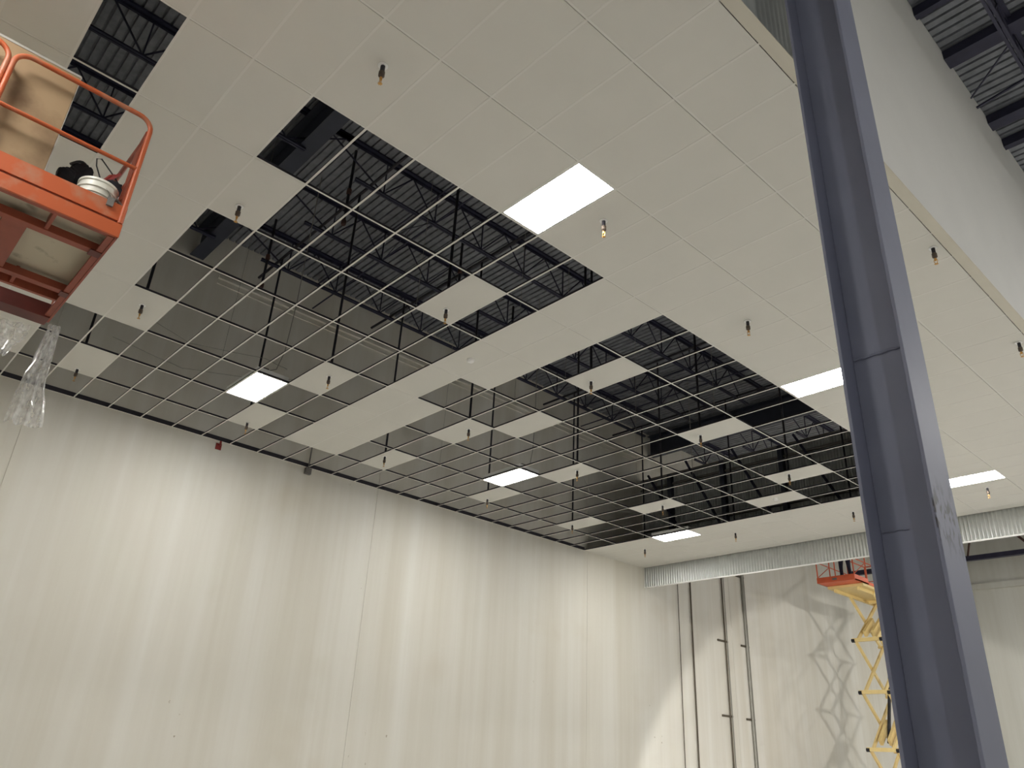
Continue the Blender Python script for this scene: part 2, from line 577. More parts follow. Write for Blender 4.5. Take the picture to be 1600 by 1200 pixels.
# ------------------------------------------------------------------ column
col = thing('steel_column', 'tall dark blue grey wide flange steel column with worn paint', 'column', (4.0, 2.04, 0))
cx0, cx1, cy0, cy1 = 3.82, 4.18, 1.89, 2.19
obj('shaft', MB().box(cx0, cx0 + 0.02, cy0, cy1, 0.03, ZC + 3.86).box(cx1 - 0.02, cx1, cy0, cy1, 0.03, ZC + 3.86)
    .box(cx0 + 0.02, cx1 - 0.02, 2.033, 2.047, 0.03, ZC + 3.86), M['column'], col, bevel=0.004)
obj('base_plate', MB().box(3.72, 4.28, 1.76, 2.32, 0.0, 0.03), M['column'], col)
wm = MB()
wm.tube([(cx0 + 0.03 + i * 0.03, 2.028, ZC - 3.435 + 0.004 * math.sin(i * 2.1)) for i in range(11)], 0.007, 6)
obj('weld_seam', wm, M['column'], col)
obj('weld_seam', MB().tube([(cx0 + 0.03 + i * 0.02, 2.03, ZC - 4.47 + 0.003 * math.sin(i * 1.7)) for i in range(8)], 0.004, 6), M['column'], col)

# ------------------------------------------------------------------ suspended ceiling
VMIN, VMAX = -8, YF / S
grid = thing('suspension_grid', 'white steel tee grid holding the ceiling tiles, bare over the middle', 'ceiling grid', (0, 0, ZC))
for u in range(-2, 8):
    x = GX(u)
    t_ = obj('main_tee', MB().box(x - 0.012, x + 0.012, GY(VMIN), YF - 0.02, ZC - 0.001, ZC), M['tee'], grid)
    obj('web', MB().box(x - 0.002, x + 0.002, GY(VMIN), YF - 0.02, ZC, ZC + 0.038), M['angle_webshade'], t_)  # dark colour stands in for the unlit side of the web
for v in range(VMIN, 29):
    y = GY(v)
    t_ = obj('cross_tee', MB().box(XL + 0.003, XR - 0.115, y - 0.012, y + 0.012, ZC - 0.0006, ZC + 0.001), M['tee'], grid)
    obj('web', MB().box(XL + 0.003, XR - 0.115, y - 0.0015, y + 0.0015, ZC + 0.001, ZC + 0.036), M['angle_webshade'], t_)  # web shade put into the colour here as well
obj('wall_angle', MB().box(XL + 0.001, XL + 0.02, GY(VMIN), YF - 0.02, ZC - 0.003, ZC), M['tee'], grid)
obj('wall_angle', MB().box(XL + 0.001, XL + 0.012, GY(VMIN), GY(24), ZC + 0.0005, ZC + 0.09), M['angle_webshade'], grid)
for u, v in ((3, 10), (2, 10), (5, 3), (2, 5), (6, 12), (1, 14), (4, 18)):
    obj('hanger_wire', MB().tube([(GX(u), GY(v), ZC + 0.03), (GX(u) + 0.05, GY(v) + 0.03, ZC + 4.6)], 0.0035, 5), M['wire'], grid)

LIGHTS = [(-1, 4), (-1, 14), (-1, 24), (5, 4), (5, 14), (5, 24), (5, -6), (-1, -6)]
LONE = {(1, 5), (4, 5), (6, 5), (6, 10), (4, 10), (3, 11), (1, 10), (1, 15), (4, 15), (6, 15), (6, 20), (4, 20), (2, 22), (1, 20), (6, 0), (4, 0)}


def filled(u, v):
    if (u, v) in LIGHTS:
        return None
    if (u, v) in LONE:
        return 'lone'
    if u < 0:
        return 'side'
    if v >= 24:
        return 'end'
    if u == 7:
        return None
    if v in (7, 8):
        return None if (u == 3 and v == 8) else 'band'
    if v < 0:
        if v == -3 and u in (0, 1):
            return None
        if v == -1 and u in (5, 6):
            return None
        return 'near'
    if v == 0 and u == 1:
        return 'near'
    return None


ORD = ['first', 'second', 'third', 'fourth', 'fifth', 'sixth', 'seventh', 'eighth', 'ninth', 'tenth', 'eleventh', 'twelfth']


def nth(n):
    return ORD[n] if n < 12 else '%dth' % (n + 1)


def tile_label(k, u, v):
    if k == 'side':
        return 'white ceiling tile, %s row from the drywall bulkhead, %s from the fascia' % (nth(u + 3), nth(28 - v))
    if k == 'end':
        return 'white ceiling tile, %s from the concrete wall, %s row from the fascia' % (nth(7 - u), nth(28 - v))
    if k == 'band':
        return 'white ceiling tile of the crossing band, %s row, %s from its wall end' % ('near' if v == 7 else 'far', nth(6 - u))
    return 'white tile of the stepped field by the orange lift, row %s, %s from wall' % (nth(v + 8), nth(7 - u))


GROUP = {'side': 'tiles along the bulkhead', 'end': 'tiles before the fascia', 'band': 'tiles of the crossing band', 'near': 'tiles above the orange lift'}
LONE_L = {(1, 5): 'lone ceiling tile with sprinkler between the big light panel and the two-row band',
          (4, 5): 'lone ceiling tile with sprinkler touching the corner of the light panel over the bare grid',
          (6, 5): 'lone ceiling tile with sprinkler just wall-side of the first light panel over the bare grid',
          (6, 10): 'lone ceiling tile with sprinkler past the wall end of the two-row band',
          (4, 10): 'lone ceiling tile with sprinkler beside the plain lone tile',
          (3, 11): 'lone plain ceiling tile without any sprinkler in the bare grid',
          (1, 10): 'lone ceiling tile with sprinkler close past the band, next to the plain fields',
          (1, 15): 'lone ceiling tile with sprinkler level with the light panel cut by the column',
          (4, 15): 'lone ceiling tile with sprinkler touching the corner of the middle wall-side light panel',
          (6, 15): 'lone ceiling tile with sprinkler wall-side of the middle light panel in the grid',
          (6, 20): 'lone ceiling tile with sprinkler nearest the bare corner at the concrete wall',
          (4, 20): 'lone ceiling tile with sprinkler above the small light panel by the fascia strip',
          (2, 22): 'lone ceiling tile with a white round detector disc near the fascia strip',
          (1, 20): 'lone ceiling tile with sprinkler beside the tile with the detector disc',
          (6, 0): 'lone ceiling tile with sprinkler next to the hanging plastic film',
          (4, 0): 'ceiling tile with sprinkler at the step edge between orange lift and bare grid'}


def tile_mesh(w, l, hole=None):
    me = bpy.data.meshes.new('acoustic_tile')
    mb, t = MB(), 0.016
    if hole:
        hx, hy, h = hole[0], hole[1], 0.028
        mb.box(0, hx - h, 0, l, 0, t).box(hx + h, w, 0, l, 0, t).box(hx - h, hx + h, 0, hy - h, 0, t).box(hx - h, hx + h, hy + h, l, 0, t)
    else:
        mb.box(0, w, 0, l, 0, t)
    me.from_pydata(mb.v, [], mb.f)
    me.materials.append(M['tile'])
    return me


SPR_UV = [(-.64, .45), (-.62, 5.52), (1.75, .43), (4.37, .47), (6.88, .47), (1.76, 5.51), (4.35, 5.53), (6.85, 5.54), (6.39, 10.2), (4.32, 10.52), (6.8, 15.67),
          (1.76, 10.5), (4.3, 15.47), (6.72, 20.42), (1.75, 15.5), (4.37, 20.54), (6.76, 25.5), (4.34, 25.55), (-.61, 10.52), (-2.64, 10.48), (-2.62, 15.48),
          (-.59, 25.65), (1.62, 20.3), (1.77, 25.62)]
TW, TL_ = 1.2192 - 0.022, S - 0.008
TWS, TLE = (XR - 0.112) - GX(-2) - 0.022, YF - GY(28) - 0.012
TM, TM_side, TM_end, TM_corner = tile_mesh(TW, TL_), tile_mesh(TWS, TL_), tile_mesh(TW, TLE), tile_mesh(TWS, TLE)
for v in range(VMIN, 29):
    for u in range(-3, 8):
        k = filled(u, v)
        if not k:
            continue
        me = TM
        if u == -3 and v == 28:
            me = TM_corner
        elif u == -3:
            me = TM_side
        elif v == 28:
            me = TM_end
        x0_, y0_ = GX(u + 1) + 0.004, GY(v) + 0.004
        for su, sv in SPR_UV:
            if math.floor(su) == u and math.floor(sv) == v:
                me = tile_mesh(TWS if u == -3 else TW, TL_, (GX(su) - x0_, GY(sv) - y0_))
        o = bpy.data.objects.new('acoustic_tile', me)
        sc.collection.objects.link(o)
        o.location = (x0_, y0_, ZC + 0.0012)
        if k == 'lone':
            tag(o, LONE_L[(u, v)], 'ceiling tile')
        else:
            tag(o, tile_label(k, u, v), 'ceiling tile', GROUP[k])

# ------------------------------------------------------------------ troffer lights
def make_panel():
    r = thing('light_panel', 'x', 'ceiling light', (0, 0, 0))
    w, l = 1.2192 - 0.03, S - 0.03
    hs = MB().box(0, w, 0, 0.004, 0.006, 0.11).box(0, w, l - 0.004, l, 0.006, 0.11).box(0, 0.004, 0.004, l - 0.004, 0.006, 0.11) \
        .box(w - 0.004, w, 0.004, l - 0.004, 0.006, 0.11).box(0, w, 0, l, 0.11, 0.114)
    obj('housing', hs, M['white'], r)
    obj('diffuser', MB().box(0.012, w - 0.012, 0.012, l - 0.012, 0.004, 0.007), M['diffuser'], r)
    fr = MB().box(0, w, 0, 0.012, 0.0005, 0.006).box(0, w, l - 0.012, l, 0.0005, 0.006).box(0, 0.012, 0.012, l - 0.012, 0.0005, 0.006) \
        .box(w - 0.012, w, 0.012, l - 0.012, 0.0005, 0.006)
    obj('frame', fr, M['white'], r)
    d = obj('driver_box', MB().box(w - 0.3, w - 0.04, 0.1, 0.22, 0.114, 0.16), M['greybox'], r)
    obj('cable_whip', MB().tube([(w - 0.1, 0.22, 0.14), (w - 0.05, 0.35, 0.2), (w - 0.08, 0.45, 0.6), (w - 0.1, 0.5, 1.6), (w - 0.1, 0.5, 4.55)], 0.008, 6), M['wire'], r)
    return r


LP = {(-1, 4): 'largest glowing light panel, in the solid tile field',
      (-1, 14): 'glowing light panel whose end is cut off by the steel column',
      (-1, 24): 'glowing light panel past the column above the corrugated fascia',
      (5, 4): 'glowing light panel in the bare grid nearest the orange lift',
      (5, 14): 'glowing light panel in the middle of the bare grid with cables at its end',
      (5, 24): 'small glowing light panel at the corner edge of the bare grid',
      (5, -6): 'glowing light panel hidden past the orange lift',
      (-1, -6): 'glowing light panel above the viewpoint'}
pan = make_panel()
for i, (u, v) in enumerate(LIGHTS):
    r = pan if i == 0 else dup(pan, (0, 0, 0))
    r.location = (GX(u + 1) + 0.015, GY(v) + 0.015, ZC)
    r['label'] = LP[(u, v)]

# ------------------------------------------------------------------ sprinklers
def make_sprinkler():
    r = thing('fire_sprinkler', 'x', 'sprinkler', (0, 0, 0))
    obj('drop_pipe', MB().tube([(0, 0, 3.84), (0, 0, 0.3), (0, 0, -0.085)], 0.022, 12), M['pipe'], r, smooth=True)
    obj('escutcheon', MB().lathe((0, 0, -0.010), [(0.045, 0.0), (0.048, 0.004), (0.043, 0.009), (0.03, 0.010)], 20), M['white'], r, smooth=True)
    obj('coupling', MB().lathe((0, 0, -0.15), [(0.014, 0.0), (0.022, 0.012), (0.029, 0.018), (0.029, 0.066), (0.024, 0.07)], 16), M['cup'], r, smooth=True)
    hd = MB().lathe((0, 0, -0.185), [(0.008, 0), (0.013, 0.01), (0.013, 0.036)], 10)
    hd.tube([(-0.013, 0, -0.16), (-0.02, 0, -0.19), (-0.004, 0, -0.222)], 0.0035, 6).tube([(0.013, 0, -0.16), (0.02, 0, -0.19), (0.004, 0, -0.222)], 0.0035, 6)
    obj('sprinkler_head', hd, M['brass'], r, smooth=True)
    df = MB()
    for k in range(8):
        t = PI / 4 * k
        df.bar((0, 0, -0.224), (0.022 * math.cos(t), 0.022 * math.sin(t), -0.226), 0.008, 0.003)
    obj('deflector', df, M['brass'], r)
    return r


SPR = [(-.64, .45, 'black drop sprinkler alone near the top edge of the solid tiles'),
       (-.62, 5.52, 'bright brass sprinkler beside the largest light panel'),
       (1.75, .43, 'sprinkler in the tile between the two stepped openings by the orange lift'),
       (4.37, .47, 'sprinkler in the stepped tile edge below the orange lift corner'),
       (6.88, .47, 'sprinkler in the lone tile next to the hanging plastic film'),
       (1.76, 5.51, 'sprinkler in the lone tile between big light panel and closed band'),
       (4.35, 5.53, 'sprinkler in the lone tile at the corner of the first wall-side light'),
       (6.85, 5.54, 'sprinkler in the lone tile on the wall side of the first wall-side light'),
       (6.39, 10.2, 'sprinkler in the lone tile past the wall end of the closed band'),
       (4.32, 10.52, 'sprinkler in the lone tile beside the plain lone tile'),
       (6.8, 15.67, 'sprinkler in the lone tile wall-side of the middle light panel'),
       (1.76, 10.5, 'sprinkler in the lone tile close past the closed band'),
       (4.3, 15.47, 'sprinkler in the lone tile at the corner of the middle light panel'),
       (6.72, 20.42, 'sprinkler in the lone tile nearest the bare grid corner'),
       (1.75, 15.5, 'sprinkler in the lone tile level with the column-cut light panel'),
       (4.37, 20.54, 'sprinkler in the lone tile above the small far light panel'),
       (6.76, 25.5, 'sprinkler in the solid strip by the corner of wall and corrugated fascia'),
       (4.34, 25.55, 'sprinkler in the solid strip just past the small far light panel'),
       (-.61, 10.52, 'sprinkler in the solid field between two light panels, clear of the column'),
       (-2.64, 10.48, 'sprinkler near the drywall edge, right behind the column top'),
       (-2.62, 15.48, 'sprinkler near the drywall edge at the picture border'),
       (-.59, 25.65, 'brightly lit sprinkler under the light panel past the column'),
       (1.62, 20.3, 'sprinkler in the lone tile next to the detector disc tile'),
       (1.77, 25.62, 'sprinkler in the solid strip close to the column')]
sp = make_sprinkler()
for i, (u, v, l) in enumerate(SPR):
    r = sp if i == 0 else dup(sp, (0, 0, 0))
    r.location = (GX(u), GY(v), ZC)
    r['label'] = l
for v, l in ((.45, 'over the stepped openings near the orange lift'), (5.53, 'crossing over the first wall-side light panel'),
             (10.5, 'crossing over the grid past the closed band'), (15.5, 'crossing over the middle light panel'),
             (20.45, 'crossing over the far part of the bare grid'), (25.6, 'hidden over the solid strip at the fascia')):
    m_ = MB().tube([(XL + 0.3, GY(v), ZC + 3.86), (XR - 0.2, GY(v), ZC + 3.86)], 0.03, 8)
    b = tag(obj('branch_pipe', m_, M['pipe'], smooth=True), 'black sprinkler branch pipe ' + l, 'pipe')
# clusters of fittings with red couplings, hanging at the drops
for x, y, hl in ((-5.12, 3.05, 'near the lone tile beside the first wall-side light'), (-8.2, 3.0, 'closest to the concrete wall'), (-5.6, 6.1, 'over the middle of the two-row band'),
                 (-2.0, 9.2, 'behind the upper lone tiles past the band'), (-4.3, 8.6, 'over the plain lone tile'), (-7.0, 8.9, 'over the middle wall-side light')):
    f = thing('pipe_hanger', 'dark pipe hanger with rust red coupling, ' + hl, 'pipe hanger', (x, y, ZC + 2.9), 'pipe hangers in the open plenum')
    obj('rod', MB().tube([(x, y, ZC + 4.6), (x, y, ZC + 2.95)], 0.028, 8), M['pipe'], f)
    obj('red_coupling', MB().lathe((x, y, ZC + 2.86), [(0.03, 0), (0.045, 0.02), (0.045, 0.1), (0.03, 0.12)], 12), M['rust'], f)
    obj('red_coupling', MB().lathe((x, y, ZC + 3.55), [(0.03, 0), (0.045, 0.02), (0.045, 0.12), (0.03, 0.14)], 12), M['rust'], f)
for u, v, l in ((2.5, 7.51, 'small white round detector on the closed two-row band'), (2.47, 22.39, 'small white round detector on the lone tile near the fascia strip')):
    d = MB().lathe((GX(u), GY(v), ZC - 0.045), [(0.03, 0), (0.05, 0.006), (0.058, 0.02), (0.062, 0.04), (0.062, 0.046)], 24)
    tag(obj('smoke_detector', d, M['white'], smooth=True), l, 'smoke detector')
# loose thin wires sagging across the bare grid
for pts, l in (([(-9.6, 0.9, 1.35), (-8.6, 2.0, 0.75), (-7.4, 3.0, 0.5), (-6.3, 3.5, 0.3)], 'thin loose cable sagging over the bare grid beside the first wall-side light'),
               ([(-9.0, 0.6, 1.9), (-8.2, 1.9, 1.1), (-7.0, 2.9, 0.75), (-6.4, 3.1, 0.4)], 'thin loose cable above the tile step nearest the hanging film'),
               ([(-5.3, 9.5, 0.3), (-6.3, 11.0, 0.15), (-6.6, 12.6, 0.10), (-6.2, 13.8, 0.25)], 'thin white cable sagging from the middle light to the far small light'),
               ([(0.1, 8.75, 0.2), (-0.25, 8.9, 1.0), (-0.3, 9.3, 1.5), (-0.7, 10.2, 2.2)], 'white twisted cable rising beside the column-cut light panel')):
    t = []
    for i in range(len(pts) - 1):
        for k in range(8):
            a, b = Vector(pts[i]), Vector(pts[i + 1])
            q = a.lerp(b, k / 8)
            q.z += ZC
            t.append(q + Vector((0.01 * math.sin(k), 0.01 * math.cos(k * 2), 0)))
    t.append(Vector(pts[-1]) + Vector((0, 0, ZC)))
    tag(obj('loose_cable', MB().tube(t, 0.004, 5), M['wire']), l, 'cable')

# ------------------------------------------------------------------ things on the left wall
tag(obj('red_pipe_stub', MB().tube([(XL + 0.005, 3.47, ZC - 0.08), (XL + 0.06, 3.45, ZC - 0.09), (XL + 0.07, 3.44, ZC - 0.02)], 0.022, 10)
        .box(XL + 0.001, XL + 0.012, 3.38, 3.5, ZC - 0.19, ZC - 0.06), M['redpipe']), 'small red pipe stub on concrete wall just under the grid edge', 'pipe')
jb = thing('junction_box', 'small grey box on concrete wall with conduit rising past the grid', 'junction box', (XL, 5.5, ZC - 0.12))
obj('box_body', MB().box(XL + 0.001, XL + 0.09, 5.42, 5.56, ZC - 0.17, ZC - 0.03), M['greybox'], jb, bevel=0.006)
obj('conduit', MB().tube([(XL + 0.05, 5.49, ZC - 0.03), (XL + 0.05, 5.49, ZC + 0.5)], 0.016, 8), M['greybox'], jb)
for y, r_, kind, l in ((19.08, 0.013, 'conduit_dk', 'thinnest dark conduit on wall, nearest the corner under the corrugated fascia'),
                       (19.78, 0.026, 'conduit_dk', 'dark conduit on wall, second from the fascia corner'),
                       (21.66, 0.024, 'conduit_dk', 'double conduit on wall with three short side brackets'),
                       (22.98, 0.05, 'conduit', 'thick grey conduit pair on wall, furthest from the fascia corner')):
    t = thing('wall_conduit', l, 'conduit', (XL, y, 0))
    obj('pipe', MB().tube([(XL + 0.05, y, 0.05), (XL + 0.05, y, ZC + 3.5)], r_, 10), M[kind], t, smooth=True)
    if y > 21:
        obj('pipe', MB().tube([(XL + 0.06, y + 0.10, 0.05), (XL + 0.06, y + 0.10, ZC + 3.5)], 0.016, 8), M['conduit'], t, smooth=True)
        for z in ((-1.67, -4.0, -5.75, 0.75) if y < 22 else (0.72, -1.68, -4.02)):
            obj('bracket', MB().box(XL + 0.002, XL + 0.05, y - (0.42 if y < 22 else 0.32), y + 0.16, ZC + z - 0.03, ZC + z + 0.03), M['conduit_dk'], t)
            
# ------------------------------------------------------------------ orange lift close by (seen from below)
L1 = thing('scissor_lift', 'big orange scissor lift platform seen from below, loaded with boards', 'scissor lift', (-1.5, -2.9, 0))
ZB = ZC - 2.0
DX0, DX1, DY1, DY0 = -2.05, -0.56, -1.11, -4.6
obj('deck_board', MB().box(DX0 + 0.02, DX1 - 0.02, DY0, DY1 - 0.02, ZB + 0.12, ZB + 0.145), M['ply'], L1)
fr = MB()
fr.box(DX1 - 0.025, DX1 - 0.009, DY0, DY1, ZB, ZB + 0.16)                        # side channel
fr.box(DX1 - 0.05, DX1 - 0.02, DY0, DY1 - 0.02, ZB, ZB + 0.02)
fr.box(DX0 - 0.5, DX1, DY1 - 0.02, DY1, ZB - 0.01, ZB + 0.13)           # end channel
fr.box(DX0 - 0.48, DX1 - 0.02, DY1 - 0.07, DY1 - 0.02, ZB - 0.005, ZB + 0.02)
for x in (-0.93, -1.84):
    fr.box(x - 0.04, x + 0.04, DY0, DY1 - 0.03, ZB - 0.0, ZB + 0.07)
fr.box(DX0 - 0.02, DX0 + 0.02, DY0, DY1 - 0.02, ZB, ZB + 0.13)
fr.box(-1.80, -0.97, -1.86, -1.68, ZB + 0.01, ZB + 0.08)
for x0_, x1_ in ((DX0, -1.88), (-0.89, DX1)):
    fr.box(x0_, x1_, -1.58, -1.55, ZB + 0.01, ZB + 0.12)
    fr.box(x0_, x1_, -2.4, -2.37, ZB + 0.01, ZB + 0.12)
obj('frame', fr, M['orange_dk'], L1, bevel=0.003)
obj('side_beam', MB().box(-2.62, -2.42, DY0, DY1 - 0.02, ZB - 0.02, ZB + 0.13), M['maroon'], L1, bevel=0.004)
obj('bolt_plate', MB().box(-0.98, -0.88, -1.22, -1.13, ZB - 0.012, ZB).box(-1.9, -1.8, -1.2, -1.13, ZB - 0.012, ZB), M['maroon'], L1)
obj('toe_board', MB().box(DX1 - 0.008, DX1 + 0.004, DY0, DY1, ZB + 0.15, ZB + 0.30).box(-2.5, DX1, DY1 - 0.008, DY1 + 0.004, ZB + 0.15, ZB + 0.3), M['orange'], L1)
obj('deck_edge', MB().box(DX1 - 0.01, DX1 + 0.012, DY0, DY1 + 0.004, ZB + 0.0, ZB + 0.125), M['orange'], L1, bevel=0.003)


def rail_loop(x, y0, y1, z0, z1, r=0.12):
    p = [(x, y0, z0), (x, y0, z1 - r)]
    for k in range(1, 6):
        t = PI / 2 * k / 6
        p.append((x, y0 - 0 + r * (1 - math.cos(t)) * (1 if y1 > y0 else -1), z1 - r + r * math.sin(t)))
    p.append((x, y0 + r * (1 if y1 > y0 else -1), z1))
    q = []
    for a, b, c in p:
        q.append((a, y1 - (b - y0), c))
    return p + q[::-1]


ZT = ZC - 0.76
for side_x, nm in ((DX1 + 0.0, 'g'), (-2.5, 'g')):
    g = obj('guard_rail', MB().tube(rail_loop(side_x, DY1 - 0.02, -2.20, ZB + 0.13, ZT), 0.021, 10).tube(rail_loop(side_x, -2.24, -4.5, ZB + 0.13, ZT), 0.021, 10), M['orange'], L1, smooth=True)
    obj('mid_rail', MB().tube([(side_x, DY1 - 0.02, ZB + 0.70), (side_x, -4.5, ZB + 0.70)], 0.018, 10), M['orange'], g, smooth=True)
g = obj('guard_rail', MB().tube([(DX1, DY1 - 0.03, ZT - 0.14), (-0.75, DY1 - 0.02, ZT - 0.14), (-2.5, DY1 - 0.02, ZT - 0.14)], 0.021, 10)
        .tube([(DX1, DY1 - 0.02, ZB + 0.7), (-2.5, DY1 - 0.02, ZB + 0.7)], 0.018, 10), M['orange_dk'], L1, smooth=True)
obj('corner_brace', MB().bar((DX1 - 0.02, DY1 - 0.03, ZT - 0.16), (-0.86, DY1 - 0.035, ZB + 0.32), 0.02, 0.05), M['orange_dk'], L1)
obj('gate_plate', MB().box(-0.80, -0.62, DY1 - 0.04, DY1 - 0.015, ZB + 0.30, ZB + 1.02), M['orange_dk'], L1)
lg = MB()
z = 0.75
n, lev = 0, (ZB - 0.80) / 4
for k in range(4):
    za, zb_ = 0.78 + k * lev, 0.78 + (k + 1) * lev
    for x in (-1.85, -0.95):
        a = obj('scissor_arm', MB().bar((x, -4.4, za), (x, -2.15, zb_), 0.05, 0.12), M['beige'], L1)
        a = obj('scissor_arm', MB().bar((x + 0.06, -4.4, zb_), (x + 0.06, -2.15, za), 0.05, 0.12), M['beige'], L1)
    obj('cross_tube', MB().tube([(-1.9, -2.15, zb_), (-0.85, -2.15, zb_)], 0.03, 10).tube([(-1.9, -4.4, zb_), (-0.85, -4.4, zb_)], 0.03, 10), M['beige'], L1)
obj('chassis', MB().box(-2.0, -0.8, -4.6, -2.0, 0.22, 0.78), M['orange'], L1, bevel=0.02)
for x in (-2.06, -0.74):
    for y in (-4.2, -2.4):
        obj('wheel', MB().tube([(x - 0.08, y, 0.25), (x + 0.08, y, 0.25)], 0.25, 24), M['tire'], L1)

# load on the lift
cb = thing('tile_carton', 'brown kraft board pack of ceiling tiles standing on edge in the orange lift', 'carton', (-0.72, -2.05, ZB + 0.15))
obj('carton_body', MB().box(-0.86, -0.67, -2.36, -1.735, ZB + 0.147, ZB + 0.147 + 1.25), M['kraft'], cb, bevel=0.006)
obj('edge_tape', MB().box(-0.865, -0.665, -1.7355, -1.7305, ZB + 0.15, ZB + 1.39).box(-0.675, -0.6655, -2.36, -1.735, ZB + 1.375, ZB + 1.398), M['greyboard'], cb)
tt = MB()
c0 = Vector((-0.96, -1.62, ZB + 0.147))
ud = Vector((0, -math.sin(math.radians(24)), math.cos(math.radians(24))))
vd = Vector((0, -math.cos(math.radians(24)), -math.sin(math.radians(24))))
n_ = [c0 + Vector((0, 0.0, 0)), c0 + ud * 0.62, c0 + ud * 0.62 + Vector((0, -0.35, 0.0)), c0 + Vector((0, -0.6, 0))]
tt.v = [tuple(q) for q in n_] + [tuple(q + Vector((-0.02, 0, 0))) for q in n_]
tt.f = [(0, 1, 2, 3), (7, 6, 5, 4), (0, 4, 5, 1), (1, 5, 6, 2), (2, 6, 7, 3), (3, 7, 4, 0)]
tag(obj('cut_tile', tt, M['greyboard']), 'grey cut ceiling tile leaning behind the brown carton in the lift', 'ceiling tile')
bk = thing('bucket', 'white plastic bucket standing at the lift toe board', 'bucket', (-0.75, -1.33, ZB + 0.147))
bx, by, bz = -0.75, -1.33, ZB + 0.147
obj('bucket_body', MB().lathe((bx, by, bz), [(0.125, 0), (0.13, 0.01), (0.142, 0.20), (0.152, 0.205), (0.152, 0.215), (0.144, 0.22), (0.146, 0.255), (0.158, 0.26), (0.158, 0.275), (0.148, 0.28), (0.148, 0.315), (0.158, 0.32), (0.158, 0.34), (0.14, 0.34)], 32), M['bucket'], bk, smooth=True)
obj('handle', MB().tube([(bx + 0.155 * math.cos(t), by + 0.155 * math.sin(t), bz + 0.27 - 0.10 * math.sin(t - 0.2)) for t in [0.2 + PI * k / 14 for k in range(15)]], 0.004, 6), M['conduit'], bk)
obj('green_label', MB().box(bx + 0.138, bx + 0.146, by - 0.02, by + 0.03, bz + 0.10, bz + 0.135), M['green'], bk)


def blob(c, r, seed, amp=0.25, n=14, m=20):
    mb = MB()
    for i in range(n + 1):
        th = PI * i / n
        for j in range(m):
            ph = 2 * PI * j / m
            d = Vector((math.sin(th) * math.cos(ph), math.sin(th) * math.sin(ph), math.cos(th)))
            e = [abs(q) ** 0.6 * (1 if q > 0 else -1) for q in d]
            k = 1 + amp * noise.noise(d * 2.2 + Vector((seed, 0, 0)))
            mb.v.append((c[0] + e[0] * r[0] * k, c[1] + e[1] * r[1] * k, c[2] + e[2] * r[2] * k))
    for i in range(n):
        for j in range(m):
            a, b = i * m + j, i * m + (j + 1) % m
            mb.f.append((a, a + m, b + m, b))
    return mb


tb = thing('tool_bag', 'black tool bag with wire loop behind the white bucket in the lift', 'tool bag', (-1.15, -1.42, ZB + 0.147))
obj('bag_body', blob((-1.10, -1.45, ZB + 0.53), (0.10, 0.11, 0.30), 3, amp=0.35), M['nylon'], tb, smooth=True)
obj('bag_side', MB().box(-1.14, -1.03, -1.58, -1.32, ZB + 0.15, ZB + 0.60), M['black'], tb, bevel=0.02)
obj('bag_handle', MB().tube([(-1.06, -1.55 + 0.16 * k / 8, ZB + 0.80 + 0.07 * math.sin(PI * k / 8)) for k in range(9)], 0.013, 8), M['black'], tb, smooth=True)
obj('bag_pocket', blob((-1.02, -1.56, ZB + 0.60), (0.08, 0.07, 0.10), 8), M['nylon'], tb, smooth=True)
obj('wire_loop', MB().tube([(-1.05, -1.43, ZB + 0.78), (-1.0, -1.36, ZB + 0.72), (-0.97, -1.24, ZB + 0.66)], 0.006, 6)
    .tube([(-1.0, -1.28, ZB + 0.70), (-1.0, -1.37, ZB + 0.86), (-1.0, -1.385, ZB + 0.93), (-1.0, -1.35, ZB + 0.95), (-1.0, -1.22, ZB + 0.84), (-1.0, -1.14, ZB + 0.76)], 0.006, 6), M['black'], tb, smooth=True)
b2 = thing('tool_pouch', 'black tool pouch hung at the lift corner post beside the bucket', 'tool pouch', (-0.8, -1.17, ZB + 0.147))
obj('pouch_body', blob((-0.98, -1.22, ZB + 0.47), (0.055, 0.07, 0.27), 5), M['nylon'], b2, smooth=True)
obj('pouch_flap', blob((-0.94, -1.20, ZB + 0.66), (0.05, 0.07, 0.07), 11), M['nylon'], b2, smooth=True)
pl = MB().tube([(-0.96, -1.28, ZB + 0.72), (-0.95, -1.25, ZB + 0.78), (-0.98, -1.21, ZB + 0.83)], 0.018, 8).tube([(-0.94, -1.25, ZB + 0.73), (-0.94, -1.22, ZB + 0.79), (-0.96, -1.18, ZB + 0.86)], 0.013, 8)
tag(obj('pliers', pl, M['redpipe'], smooth=True), 'red gripped pliers sticking out above the tool pouch', 'pliers')
cl = MB().box(-0.575, -0.535, -1.27, -1.22, ZB + 0.24, ZB + 0.32).tube([(-0.56, -1.24, ZB + 0.31), (-0.6, -1.2, ZB + 0.36), (-0.62, -1.14, ZB + 0.33)], 0.012, 8)
tag(obj('metal_clamp', cl, M['greybox'], smooth=False), 'small grey metal clamp hooked over the orange toe board', 'clamp')


